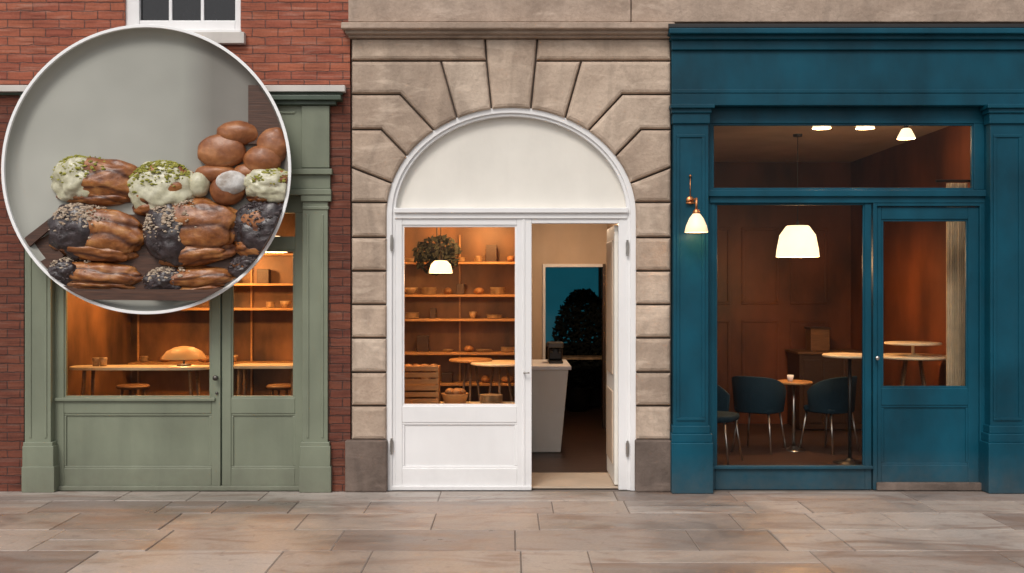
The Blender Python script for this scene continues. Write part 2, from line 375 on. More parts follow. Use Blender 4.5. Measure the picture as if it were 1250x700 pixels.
box('transom_beam_low',866,240,1210,248,y-0.015,y+0.08,M_blue,BB)
box('window_stile_l',866,248,873,600,y+0.002,y+0.07,M_blue,BB)
box('window_stile_r',1056,248,1064,600,y+0.002,y+0.08,M_blue,BB)
box('window_bottom',873,571,1056,600,y,y+0.08,M_blue,BB)
box('window_sill',868,569,1066,573,y-0.03,y+0.02,M_blue,BB)
pane('window_glass',873,248,1056,571,y+0.04,BB); pane('transom_glass',869,151,1189,232,y+0.04,BB)
beads('transom',869,151,1189,232,y+0.012,M_blue,BB); beads('window',873,248,1056,571,y+0.014,M_blue,BB)
box('door_frame_l',1066,248,1071,600,y-0.01,y+0.08,M_blue,BB)
box('door_frame_t',1071,248,1197,252,y-0.01,y+0.08,M_blue,BB)
box('door_frame_r',1196,248,1210,600,y-0.01,y+0.08,M_blue,BB)
box('door_stile_l',1071,253,1076,590,y+0.01,y+0.07,M_blue,BB)
box('door_stile_r',1182,253,1195,590,y+0.01,y+0.07,M_blue,BB)
box('door_rail_t',1076,253,1182,268,y+0.012,y+0.068,M_blue,BB)
box('door_rail_m',1076,474,1182,495,y+0.012,y+0.068,M_blue,BB)
box('door_rail_b',1076,568,1182,589,y+0.012,y+0.068,M_blue,BB)
panel('door_panel',1076,495,1182,568,y+0.01,M_blue,BB)
pane('door_glass',1076,268,1182,474,y+0.04,BB); beads('door',1076,268,1182,474,y+0.022,M_blue,BB)
box('door_step',1071,590,1202,600,y-0.04,y+0.1,M_stoned,BB)
p=W(1069,437,0.06); bm=bmesh.new(); rod(bm,(p.x,0.07,p.z),(p.x,0.02,p.z),0.008); lathe(bm,[(0.001,-0.01),(0.016,-0.008),(0.02,0),(0.016,0.008),(0.001,0.01)],(p.x,0.015,p.z),axis='y'); mk('door_knob',bm,M_steel,BB,True)
box('party_wall',1264,27,1700,600,0.0,0.35,M_stone,BB,0.01)
box('wall_above',821,27,1264,130,0.05,0.35,M_joint,BB,0)

def room(par,x0,x1,y0,y1,zc,mw,mc,mf,mb=None):
    t=0.08
    wbox('room_floor',x0,x1,y0,y1,-0.1,0.004,mf,par,0)
    wbox('room_ceiling',x0,x1,y0,y1,zc,zc+t,mc,par,0)
    wbox('room_wall_l',x0-t,x0,y0,y1+t,-0.1,zc+t,mw,par,0)
    wbox('room_wall_r',x1,x1+t,y0,y1+t,-0.1,zc+t,mw,par,0)
    wbox('room_wall_back',x0,x1,y1,y1+t,-0.1,zc,mb or mw,par,0)
room(BH,-4.28,-1.62,0.14,2.6,2.75,M_wallam,M_walldk,M_floor)
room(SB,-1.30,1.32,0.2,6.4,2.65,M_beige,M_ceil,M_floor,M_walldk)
room(BB,1.62,4.40,0.16,4.4,3.4,M_wallbr,M_ceil,M_floor)
wbox('roof_slab',-6.5,7.2,0.35,8.0,5.2,5.4,M_joint,SB,0)
wbox('rear_mass',-6.5,7.2,6.6,8.0,-0.1,5.2,M_joint,SB,0)
wbox('added_partition',0.105,0.15,0.22,4.0,0.004,2.65,M_wallam,SB,0)  # unseen divider added to keep warm light apart from the neutral side
wbox('inner_wall_a',0.15,0.39,4.0,4.1,0.004,2.65,M_beige,SB,0)
wbox('inner_wall_b',1.17,1.32,4.0,4.1,0.004,2.65,M_beige,SB,0)
wbox('inner_wall_c',0.39,1.17,4.0,4.1,2.06,2.65,M_beige,SB,0)
wbox('inner_frame_l',0.385,0.42,3.97,4.12,0.004,2.07,M_white,SB)
wbox('inner_frame_r',1.14,1.175,3.97,4.12,0.004,2.07,M_wooddk,SB)
wbox('inner_frame_t',0.42,1.14,3.97,4.12,2.03,2.07,M_white,SB)
wbox('vestibule_sill',0.16,1.0,0.10,0.80,0.004,0.02,M_beige,SB)
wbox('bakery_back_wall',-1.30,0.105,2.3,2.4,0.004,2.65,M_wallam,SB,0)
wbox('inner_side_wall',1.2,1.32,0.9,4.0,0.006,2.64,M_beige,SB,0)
wbox('rear_window_pane',0.46,1.28,6.30,6.32,0.95,2.35,M_sky,SB,0)
for i,(a,b,c,d) in enumerate(((0.40,0.46,0.9,2.41),(1.28,1.32,0.9,2.41),(0.46,1.28,2.35,2.41),(0.46,1.28,0.89,0.95))): wbox(f'rear_window_frame_{i}',a,b,6.26,6.34,c,d,M_gunm,SB)
for i,(x,z0,z1) in enumerate(((2.35,1.55,2.55),(2.98,1.55,2.55),(3.61,1.55,2.55),(2.35,.3,1.35),(2.98,.3,1.35),(3.61,.3,1.35))):
    bm=bmesh.new()
    for a,b,c,d in ((x,x+.48,z0,z0+.035),(x,x+.48,z1-.035,z1),(x,x+.035,z0+.035,z1-.035),(x+.445,x+.48,z0+.035,z1-.035)): addbox(bm,a,b,4.385,4.4,c,d)
    mk(f'wall_panel_{i}',bm,M_wallbr,BB,bevel=0.006)

# ------------------------------------------------------------------ interior furniture
def light(name,loc,power,color=(1,0.62,0.32),r=0.06,parent=None):
    l=bpy.data.lights.new(name,'POINT'); l.energy=power; l.color=color; l.shadow_soft_size=r
    o=bpy.data.objects.new(name,l); o.location=loc; col.objects.link(o)
    if parent: o.parent=parent
def pendant(x,y,z,r,h,ztop,power,mat=None,colr=(1,0.54,0.24),cone=0.55):
    P=empty('pendant_lamp'); bm=bmesh.new()
    prof=[(r*0.97,0.0),(r,0.0),(r*0.96,h*0.25),(r*(cone+0.28),h*0.7),(r*cone,h*0.97),(r*cone*0.9,h),(0.02,h+0.004)]
    lathe(bm,prof,(x,y,z)); mk('shade',bm,mat or M_shade,P,True)
    bm=bmesh.new(); rod(bm,(x,y,z+h),(x,y,z+h+0.05),0.02,0.014); rod(bm,(x,y,z+h+0.05),(x,y,ztop),0.004); lathe(bm,[(0.05,0),(0.045,-0.025),(0.01,-0.03)],(x,y,ztop)); mk('cord',bm,M_black,P)
    light('bulb',(x,y,z-0.03),power,colr,parent=P)
def rtable(x,y,z,r,mat,name='round_table',legs=1,lm=None):
    P=empty(name); bm=bmesh.new(); lathe(bm,[(0.001,0),(r*0.97,0),(r,-0.008),(r,-0.02),(r*0.95,-0.028),(0.03,-0.03)],(x,y,z),40)
    mk('top',bm,mat,P,False)
    bm=bmesh.new()
    if legs==1:
        rod(bm,(x,y,z-0.03),(x,y,0.04),0.018); lathe(bm,[(0.03,0.05),(0.06,0.025),(r*0.6,0.012),(r*0.62,0.004)],(x,y,0))
    else:
        for k in range(legs):
            a=k*2*math.pi/legs+0.5; rod(bm,(x+0.25*r*math.cos(a),y+0.25*r*math.sin(a),z-0.03),(x+0.8*r*math.cos(a),y+0.8*r*math.sin(a),0.004),0.014,0.01)
    mk('legs',bm,lm or (M_black if legs==1 else M_woodmd),P,True)
def chair(x,y,rot):
    P=empty('dining_chair'); c,s=math.cos(rot),math.sin(rot)
    def T(a,b,z): return (x+a*c-b*s,y+a*s+b*c,z)
    bm=bmesh.new(); n=20; R=[]
    for z,k,rr in ((0.43,0.97,1),(0.46,1.03,1),(0.49,1.0,1),(0.50,0.8,1)):
        R.append([bm.verts.new(T(0.235*k*math.copysign(abs(math.cos(t))**0.6,math.cos(t)),0.225*k*math.copysign(abs(math.sin(t))**0.6,math.sin(t)),z)) for t in [2*math.pi*i/n for i in range(n)]])
    for A,B in zip(R,R[1:]):
        for i in range(n): bm.faces.new((A[i],A[(i+1)%n],B[(i+1)%n],B[i]))
    bm.faces.new(R[0]); bm.faces.new(R[-1])
    m=18; g=[]
    for rad in (0.262,0.235):
        for zz in (0,1):
            row=[]
            for i in range(m+1):
                t=math.radians(165+210*i/m); e=abs(i/m*2-1)
                top=0.83-0.17*e**3; z=0.44 if zz==0 else top
                lean=0.0 if zz==0 else 0.03
                row.append(bm.verts.new(T((rad+lean)*math.cos(t),(rad+lean)*math.sin(t),z)))
            g.append(row)
    a,b,c2,d=g
    for A,B in ((a,b),(b,d),(d,c2),(c2,a)):
        for i in range(m): bm.faces.new((A[i],A[i+1],B[i+1],B[i]))
    for i in (0,m): bm.faces.new((a[i],b[i],d[i],c2[i]))
    mk('seat_and_back',bm,M_teal,P,True,bevel=0.008)
    bm=bmesh.new()
    for u in (-1,1):
        for v in (-1,1): rod(bm,T(0.17*u,0.16*v,0.44),T(0.22*u,0.22*v,0.004),0.013,0.009)
    mk('legs',bm,M_steel,P,True)
chair(2.68,2.2,math.radians(-35)); chair(3.44,2.2,math.radians(35)); chair(2.06,1.5,math.radians(-120))
rtable(3.07,2.25,0.755,0.20,M_wood,lm=M_steel)
bm=bmesh.new(); lathe(bm,[(0.001,0),(0.028,0.002),(0.036,0.07),(0.033,0.07),(0.001,0.01)],(3.02,2.2,0.756)); mk('coffee_cup',bm,M_white,smooth=True)
pendant(3.03,1.95,2.10,0.225,0.33,3.4,58)
rtable(3.42,1.45,1.10,0.27,M_table,'bar_table')
rtable(4.02,1.35,1.095,0.37,M_table,'bar_table',4)
P=empty('cake_stand'); bm=bmesh.new(); lathe(bm,[(0.001,0.128),(0.27,0.13),(0.275,0.118),(0.27,0.11),(0.03,0.105),(0.015,0.09),(0.015,0.02),(0.1,0.004),(0.1,0)],(4.02,1.35,1.096),40); mk('stand',bm,M_table,P,True)
def blob(bm,c,s,seed=0,amp=0.1,freq=6,sub=3,mi=0,ridge=0,clip=None,crease=None,rf=6.0,rot=0.0,piv=None):
    r=bmesh.ops.create_icosphere(bm,subdivisions=sub,radius=1); cr,sr=math.cos(rot),math.sin(rot); piv=piv or c
    for v in r['verts']:
        p=v.co.copy(); n=1+amp*noise.noise(p*freq*0.4+Vector((seed*7.1,seed*3.3,0)))+amp*0.4*noise.noise(p*freq+Vector((seed,seed,1)))
        if ridge:
            ph=p.z*rf+1.3*noise.noise(p*1.4+Vector((seed,0,0)))+0.55*p.x*p.x+0.5*math.sin(p.x*1.6+seed)+seed
            rv=abs(math.sin(ph))**0.6; n+=ridge*(rv-0.75)
            if crease: v[crease]=min(1,rv*1.0+0.25*noise.noise(p*5))
        X=c[0]+p.x*s[0]*n-piv[0]; Z=c[2]+p.z*s[2]*n-piv[2]
        v.co=Vector((piv[0]+X*cr-Z*sr,c[1]+p.y*s[1]*n,piv[2]+X*sr+Z*cr))
        if clip: clip(v)
    for v in r['verts']:
        for f in v.link_faces: f.material_index=mi; f.smooth=True
P=empty('sideboard'); wbox('body',3.55,4.35,3.75,4.3,0.02,0.95,M_wooddk,P); wbox('top',3.52,4.38,3.72,4.32,0.95,0.98,M_woodmd,P)
for i in range(3): wbox(f'drawer_{i}',3.6+0.25*i,3.82+0.25*i,3.735,3.76,0.1,0.88,M_wooddk,P,0.006)
P=empty('storage_box'); wbox('body',3.72,3.96,3.85,4.1,0.981,1.25,M_woodmd,P,0.01); wbox('lid',3.71,3.97,3.84,4.11,1.25,1.275,M_wooddk,P,0.005)
bm=bmesh.new(); n=60; A=[];B=[]
for i in range(n+1):
    x=4.05+0.19*i/n; yy=0.62+0.018*math.sin(i*0.9)+0.008*math.sin(i*0.31); A.append(bm.verts.new((x,yy,0.02))); B.append(bm.verts.new((x,yy,2.75)))
for i in range(n): bm.faces.new((A[i],A[i+1],B[i+1],B[i]))
P=empty('curtain'); mk('fabric',bm,M_curtain,P,True); bm=bmesh.new(); rod(bm,(3.95,0.62,2.77),(4.38,0.62,2.77),0.012); mk('rail',bm,M_black,P)
for i,(x,yy,zz) in enumerate(((3.80,0.95,3.21),(2.85,0.5,3.24),(3.25,0.5,3.24))):
    P=empty('ceiling_lamp'); bm=bmesh.new(); lathe(bm,[(0.085,0),(0.08,0.02),(0.045,0.09),(0.03,0.10),(0.001,0.101)],(x,yy,zz)); mk('shade',bm,M_shade,P,True)
    bm=bmesh.new(); rod(bm,(x,yy,zz+0.09),(x,yy,3.4),0.02); mk('stem',bm,M_black,P); light('bulb',(x,yy,zz-0.02),8,(1,0.62,0.36),parent=P)
P=empty('wall_lamp'); p=W(845,272,-0.16); bm=bmesh.new()
lathe(bm,[(0.098,-0.085),(0.1,-0.083),(0.088,-0.03),(0.06,0.035),(0.03,0.075),(0.016,0.085)],(p.x+0.03,-0.19,p.z)); mk('shade',bm,M_shade2,P,True)
bm=bmesh.new(); lathe(bm,[(0.001,-0.012),(0.032,-0.01),(0.036,0.0),(0.036,0.01)],(p.x,-0.055,p.z+0.2),axis='y')
rod(bm,(p.x,-0.06,p.z+0.2),(p.x+0.03,-0.19,p.z+0.2),0.008); rod(bm,(p.x+0.03,-0.19,p.z+0.21),(p.x+0.03,-0.19,p.z+0.08),0.01); rod(bm,(p.x-0.04,-0.075,p.z+0.175),(p.x+0.05,-0.075,p.z+0.175),0.008)
rod(bm,(p.x,-0.062,p.z+0.2),(p.x,-0.062,p.z+0.40),0.004)
lathe(bm,[(0.001,-0.014),(0.014,0),(0.001,0.014)],(p.x,-0.065,p.z+0.41)); lathe(bm,[(0.03,-0.02),(0.033,0.0),(0.018,0.02)],(p.x+0.03,-0.19,p.z+0.09))
mk('bracket',bm,M_copper,P,True); light('bulb',(p.x+0.03,-0.19,p.z-0.06),1.5,parent=P,r=0.03)

def shelfunit(x0,x1,y,zs,depth=0.3,seed=1,prob=0.3):
    random.seed(seed); P=empty('bakery_shelf'); bm=bmesh.new()
    for z in zs: addbox(bm,x0,x1,y-depth,y,z-0.025,z)
    for x in (x0,(x0+x1)/2,x1-0.03): addbox(bm,x,x+0.02,y-0.02,y-0.002,0.1,max(zs)+0.3)
    mk('boards',bm,M_wood,P,bevel=0.003)
    b1=bmesh.new(); b2=bmesh.new(); b3=bmesh.new()
    for z in zs:
        x=x0+0.08
        while x<x1-0.12:
            t=random.random(); w=random.uniform(0.04,0.09)
            if t<prob*0.5: blob(b1,(x+w,y-depth*0.5,z+0.035),(w,0.08,0.04),random.random()*9,0.15,sub=2)
            elif t<prob+0.2:
                for k in range(random.randint(2,6)): lathe(b2,[(0.02,0),(w*0.6,0.002),(w,0.012),(w,0.016),(w*0.6,0.008),(0.001,0.006)],(x+w+random.uniform(-.004,.004),y-depth*0.5,z+0.001+k*0.012),18)
            elif t<prob+0.35: lathe(b2,[(0.001,0),(w*0.5,0.001),(w*0.95,0.05),(w,0.075),(w*0.93,0.075),(0.001,0.02)],(x+w,y-depth*0.5,z+0.001),18)
            elif t<prob+0.55: addbox(b3,x,x+w*1.5,y-0.16,y-0.04,z+0.001,z+random.uniform(0.08,0.2))
            x+=w*2+random.uniform(0.02,0.12)
    mk('loaves',b1,M_bread,P,True); mk('plates_and_bowls',b2,M_china,P,True); mk('boxes',b3,M_wooddk,P,bevel=0.004)
shelfunit(-4.2,-1.66,2.58,(0.95,1.55,1.82,2.15),seed=4,prob=0.15)
shelfunit(-1.25,0.09,2.28,(0.75,1.08,1.44,1.70,2.05),seed=9,depth=0.28,prob=0.3)
def hightable(x0,x1,y,z,d=0.34):
    P=empty('high_table'); bm=bmesh.new(); n=40
    cx,hw=(x0+x1)/2,(x1-x0)/2
    pts=[(cx+hw*math.copysign(abs(math.cos(t))**0.35,math.cos(t)),y+d/2*math.copysign(abs(math.sin(t))**0.6,math.sin(t))) for t in [2*math.pi*i/n for i in range(n)]]
    A=[bm.verts.new((a,b,z)) for a,b in pts]; B=[bm.verts.new((a,b,z-0.028)) for a,b in pts]
    bm.faces.new(A); bm.faces.new(B[::-1])
    for i in range(n): bm.faces.new((A[i],A[(i+1)%n],B[(i+1)%n],B[i]))
    mk('top',bm,M_table,P,bevel=0.004)
    bm=bmesh.new()
    for u in (-1,1):
        for v in (-1,1): rod(bm,(cx+u*hw*0.75,y+v*d*0.3,z-0.02),(cx+u*hw*0.83,y+v*d*0.42,0.004),0.018,0.012)
    rod(bm,(cx-hw*0.8,y,0.3),(cx+hw*0.8,y,0.3),0.012); mk('legs',bm,M_woodmd,P,True)
hightable(-4.18,-2.86,0.8,1.03); hightable(-2.64,-1.98,0.8,1.045)
def stool(x,y,z=0.74):
    P=empty('bar_stool'); bm=bmesh.new(); lathe(bm,[(0.001,0.0),(0.15,0.0),(0.165,-0.015),(0.15,-0.035),(0.001,-0.036)],(x,y,z),24)
    for k in range(4):
        a=k*math.pi/2+0.6; rod(bm,(x+0.1*math.cos(a),y+0.1*math.sin(a),z-0.03),(x+0.19*math.cos(a),y+0.19*math.sin(a),0.004),0.014,0.01)
    mk('seat_and_legs',bm,M_woodmd,P,True)
for x in (-3.8,-2.3): stool(x,1.35,0.80)
P=empty('table_lamp'); cx,cy=-3.13,0.85; bm=bmesh.new(); lathe(bm,[(0.205,0.07),(0.20,0.09),(0.16,0.14),(0.09,0.175),(0.02,0.187),(0.001,0.188)],(cx,cy,1.03)); mk('shade',bm,emit('amber_shade',(1,0.42,0.12),0.25,(0.5,0.27,0.1)),P,True)
bm=bmesh.new(); rod(bm,(cx,cy,1.03),(cx,cy,1.2),0.01); lathe(bm,[(0.07,0.001),(0.06,0.014),(0.01,0.02)],(cx,cy,1.03)); mk('stand',bm,M_black,P); light('bulb',(cx,cy,1.12),5,parent=P,r=0.02)
bm=bmesh.new()
for x in (-3.95,-3.88): lathe(bm,[(0.001,0),(0.03,0),(0.036,0.07),(0.034,0.08),(0.001,0.07)],(x,0.8,1.031),14)
mk('coffee_cup',bm,M_china,smooth=True)
for (x,yy) in ((-3.6,1.1),(-2.35,1.1),(-3.0,1.8)): pendant(x,yy,2.12,0.15,0.16,2.75,44,colr=(1,0.50,0.18))  # pendants added for the warm glow, mostly hidden behind the round sign
pendant(-0.69,1.0,1.915,0.115,0.12,2.65,16,colr=(1,0.55,0.24))
pendant(-0.25,1.55,2.50,0.11,0.10,2.65,44,colr=(1,0.52,0.2)); pendant(-1.05,1.1,2.48,0.11,0.12,2.65,26,colr=(1,0.52,0.2))  # two unseen pendants added above the opening to light the shelves
P=empty('hanging_plant'); random.seed(5); bm=bmesh.new()
for k in range(420):
    v=Vector((random.gauss(0,1),random.gauss(0,1),random.gauss(0,1))).normalized()*random.random()**0.45
    cc=Vector((-0.78+v.x*0.25,1.72+v.y*0.15,2.12+v.z*0.21)); u=Vector((random.gauss(0,1),random.gauss(0,1),random.gauss(0,1))).normalized(); t=u.orthogonal().normalized()
    bm.faces.new([bm.verts.new(cc+q) for q in (u*-0.045,t*0.025,u*0.045,t*-0.025)])
mk('leaves',bm,M_leaf,P,recalc=False); bm=bmesh.new(); rod(bm,(-0.78,1.72,2.2),(-0.78,1.72,2.65),0.006); lathe(bm,[(0.001,-0.08),(0.07,-0.07),(0.1,0.03),(0.09,0.03),(0.001,0)],(-0.78,1.72,2.16),16); mk('pot_and_hanger',bm,M_black,P)
P=empty('bakery_counter'); wbox('counter_top',-1.25,0.09,0.75,1.15,0.62,0.655,M_table,P,0.006); wbox('counter_body',-1.2,0.05,0.8,1.12,0.01,0.62,M_woodmd,P)
P=empty('bread_crate')
for i in range(6): wbox(f'slat_{i}',-1.08,-0.70,0.85,0.862,0.67+i*0.062,0.67+i*0.062+0.045,M_wood,P,0.003)
for i,(x) in enumerate((-1.08,-0.73)): wbox(f'end_{i}',x,x+0.03,0.864,1.08,0.66,1.02,M_wood,P,0.003)
bm=bmesh.new()
for i in range(4): blob(bm,(-1.0+0.08*i,0.96,1.0),(0.06,0.08,0.04),i,0.1,sub=2)
mk('loaves',bm,M_bread,P,True)
rtable(-0.12,1.35,1.03,0.30,M_table,'bar_table',3)
rtable(-0.42,1.5,1.05,0.22,M_wood,'bar_table',3)
P=empty('bread_basket'); bm=bmesh.new(); lathe(bm,[(0.001,0),(0.1,0),(0.13,0.09),(0.135,0.1),(0.12,0.1),(0.09,0.02)],(-0.55,0.95,0.657),24); mk('basket',bm,M_wood,P,True)
bm=bmesh.new()
for i in range(5): blob(bm,(-0.55+0.06*math.cos(i*1.26),0.95+0.06*math.sin(i*1.26),0.77),(0.05,0.05,0.035),i,0.1,sub=2)
mk('rolls',bm,M_bread,P,True)
P=empty('plate_stack'); bm=bmesh.new()
for k in range(7): lathe(bm,[(0.02,0),(0.07,0.002),(0.11,0.012),(0.11,0.016),(0.07,0.008),(0.001,0.006)],(-0.2,0.95,0.656+k*0.012),24)
mk('plates',bm,M_china,P,True)
P=empty('shop_counter'); bm=bmesh.new()
v=[]
for (xa,xb,z,ya,yb) in ((0.17,0.52,0.01,2.05,2.9),(0.17,0.60,0.90,1.98,2.95)):
    v+= [bm.verts.new(q) for q in ((xa,ya,z),(xb,ya,z),(xb,yb,z),(xa,yb,z))]
for f in ((0,1,2,3),(4,5,6,7),(0,1,5,4),(1,2,6,5),(2,3,7,6),(3,0,4,7)): bm.faces.new([v[i] for i in f])
mk('body',bm,M_cream,P,bevel=0.006); wbox('top',0.165,0.63,1.95,2.98,0.90,0.94,M_white,P,0.006)
P=empty('coffee_machine'); wbox('body',0.40,0.56,2.4,2.6,0.97,1.11,M_black,P,0.02); wbox('head',0.39,0.57,2.34,2.6,1.11,1.17,M_gunm,P,0.015); wbox('drip_tray',0.40,0.56,2.30,2.6,0.945,0.97,M_black,P)
bm=bmesh.new(); rod(bm,(0.44,2.37,1.11),(0.44,2.37,1.06),0.016); rod(bm,(0.44,2.37,1.07),(0.44,2.26,1.06),0.008); rod(bm,(0.52,2.37,1.11),(0.52,2.37,1.06),0.016); rod(bm,(0.52,2.37,1.07),(0.52,2.26,1.06),0.008); mk('group_heads',bm,M_black,P,True)
P=empty('back_room_table'); wbox('top',0.5,1.3,4.9,5.3,0.80,0.83,M_china,P); 
for i,(x,yy) in enumerate(((0.53,4.93),(1.24,4.93),(0.53,5.24),(1.24,5.24))): wbox(f'leg_{i}',x,x+0.04,yy,yy+0.04,0.004,0.80,M_gunm,P,0.003)
P=empty('potted_plant'); random.seed(11); bm=bmesh.new(); lathe(bm,[(0.001,0),(0.14,0),(0.19,0.34),(0.2,0.35),(0.17,0.35),(0.15,0.30),(0.001,0.30)],(0.95,5.8,0.004),24); mk('pot',bm,M_black,P,True)
bm=bmesh.new()
for k in range(2600):
    a=random.uniform(0,6.28); r=random.random()**0.5; zz=random.uniform(0.35,1.72); w=0.50*math.sqrt(max(0.0,1-((zz-0.6)/1.16)**2))
    cc=Vector((1.02+w*r*math.cos(a),5.85+0.25*r*math.sin(a),zz+0.05*noise.noise(Vector((r*math.cos(a)*5,0,0))))); u=Vector((random.gauss(0,1),random.gauss(0,1),random.gauss(0,1))).normalized(); t=u.orthogonal().normalized()
    bm.faces.new([bm.verts.new(cc+q) for q in (u*-0.05,t*0.025,u*0.05,t*-0.025)])
mk('leaves',bm,M_leaf,P,recalc=False); bm=bmesh.new(); rod(bm,(0.95,5.8,0.3),(0.98,5.85,1.5),0.015,0.006); mk('stem',bm,M_wooddk,P)
pendant(0.72,2.4,2.52,0.13,0.08,2.65,46,colr=(1,0.72,0.48))  # unseen pendant added to brighten the beige wall over the inner doorway

# ------------------------------------------------------------------ overlaid round inset picture, built as an added sign on the facade
DC=empty('inset_picture_sign')
YF=-0.28; YB=YF+0.12
c=W(178.5,207,YF); R0=177/S*(D+YF)
k=NT('shaded_plaster'); n=k.noise(0.9,3); sep=k.n.new('ShaderNodeSeparateXYZ'); k.L(k.pos,sep.inputs[0])
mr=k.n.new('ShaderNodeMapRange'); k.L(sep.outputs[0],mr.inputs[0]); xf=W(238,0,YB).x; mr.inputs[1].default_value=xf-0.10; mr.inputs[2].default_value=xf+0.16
b=k.mix(mr.outputs[0],k.ramp(n,[(0.3,(0.34,0.34,0.305)),(0.7,(0.45,0.45,0.405))]),k.ramp(n,[(0.3,(0.19,0.18,0.16)),(0.7,(0.27,0.255,0.23))]))  # backdrop shading put into the plaster colour, darker to the right
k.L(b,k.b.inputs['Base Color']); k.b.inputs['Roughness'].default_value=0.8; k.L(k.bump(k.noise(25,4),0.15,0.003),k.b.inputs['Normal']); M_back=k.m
M_rim=simple('white_enamel',(0.93,0.93,0.93),0.35,var=0.01)
bm=bmesh.new(); lathe(bm,[(R0*0.93,0.13),(R0*0.985,0.02),(R0,0.008),(R0,-0.002),(R0-0.002,-0.004),(R0-0.024,-0.004),(R0-0.026,-0.002),(R0-0.026,0.03)],(c.x,YF,c.z),200,axis='y'); mk('white_rim',bm,M_rim,DC,False)
bm=bmesh.new(); lathe(bm,[(R0*0.935,0.128),(0.001,0.1285)],(c.x,YF,c.z),96,axis='y'); mk('back_plate',bm,M_black,DC)
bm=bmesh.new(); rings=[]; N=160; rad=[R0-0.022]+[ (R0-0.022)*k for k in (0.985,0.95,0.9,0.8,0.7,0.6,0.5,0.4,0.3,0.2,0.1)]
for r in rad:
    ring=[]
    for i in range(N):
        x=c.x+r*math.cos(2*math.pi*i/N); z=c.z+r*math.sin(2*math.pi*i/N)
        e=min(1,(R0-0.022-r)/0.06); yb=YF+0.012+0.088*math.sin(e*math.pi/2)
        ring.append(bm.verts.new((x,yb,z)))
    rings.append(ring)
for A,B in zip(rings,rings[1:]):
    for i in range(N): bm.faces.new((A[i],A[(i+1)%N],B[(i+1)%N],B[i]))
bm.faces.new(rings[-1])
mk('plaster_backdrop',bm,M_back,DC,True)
bm=bmesh.new()
for a in (45,135,225,315):
    t=math.radians(a); rod(bm,(c.x+0.8*math.cos(t),YB,c.z+0.8*math.sin(t)),(c.x+0.8*math.cos(t),0.06,c.z+0.8*math.sin(t)),0.03)
mk('brackets',bm,M_black,DC)
LIM=R0-0.028
def clipxy(x,z,lim=LIM):
    dx,dz=x-c.x,z-c.z; r=math.hypot(dx,dz)
    return (c.x+dx*lim/r,c.z+dz*lim/r) if r>lim else (x,z)
def clip(v):
    v.co.x,v.co.z=clipxy(v.co.x,v.co.z); v.co.y=min(YB-0.015,v.co.y)
def sector(name,pts,y0,y1,mat,par):
    out=[]; n=len(pts)
    for i in range(n):
        a,b=Vector(pts[i]),Vector(pts[(i+1)%n])
        for j in range(10):
            q=a.lerp(b,j/10); w=W(q.x,q.y,y0); p=clipxy(w.x,w.z)
            if not out or (Vector(p)-Vector(out[-1])).length>0.004: out.append(p)
    if (Vector(out[0])-Vector(out[-1])).length<0.004: out.pop()
    prism(name,out,y0,y1,mat,par,ch=0)
YO=-0.055
def food(name,c1,c2,c3,rough,coat,scale,bs=0.6,dist=0.02,cr=None):
    k=NT(name); n=k.noise(scale,6,(1,1,1.6)); n2=k.noise(scale*5,4)
    b=k.ramp(n,[(0.3,c1),(0.5,c2),(0.72,c3)]); b=k.mix(1.0,b,k.ramp(n2,[(0.3,0.75),(0.7,1.0)]),'MULTIPLY')
    if cr:
        at=k.n.new('ShaderNodeAttribute'); at.attribute_name='crease'; b=k.mix(k.ramp(at.outputs['Fac'],[(0.2,0.95),(0.75,0.0)]),b,cr)
    k.L(b,k.b.inputs['Base Color']); k.b.inputs['Roughness'].default_value=rough; k.b.inputs['Coat Weight'].default_value=coat; k.b.inputs['Coat Roughness'].default_value=0.25
    b1=k.bump(n,bs,dist); k.L(k.bump(n2,0.4,0.008,b1),k.b.inputs['Normal']); return k.m
M_car=food('caramel_crust',(0.15,0.040,0.010),(0.34,0.115,0.028),(0.56,0.25,0.075),0.42,0.22,7,cr=(0.07,0.018,0.006))
M_bun=food('bun_crust',(0.20,0.060,0.020),(0.33,0.115,0.038),(0.48,0.20,0.075),0.45,0.15,5,0.3)
M_choc=food('dark_chocolate',(0.020,0.013,0.014),(0.038,0.025,0.027),(0.08,0.058,0.062),0.38,0.35,11)
M_pist=food('pistachio_icing',(0.50,0.47,0.30),(0.62,0.59,0.42),(0.74,0.71,0.55),0.45,0.3,6,0.3)
M_sug=food('icing_sugar',(0.42,0.36,0.31),(0.68,0.65,0.62),(0.82,0.81,0.79),0.8,0,8,0.3)
M_crg=food('pistachio_crumbs',(0.16,0.16,0.02),(0.33,0.32,0.05),(0.52,0.47,0.12),0.8,0,30)
M_crn=food('nut_crumbs',(0.28,0.18,0.12),(0.52,0.40,0.29),(0.72,0.62,0.50),0.8,0,30)
M_crc=food('chocolate_crumbs',(0.03,0.018,0.018),(0.07,0.05,0.05),(0.16,0.13,0.13),0.5,0,30)
M_tray=simple('tray_wood',(0.075,0.032,0.018),0.5,scale=5,xyz=(1,1,14),var=0.4)
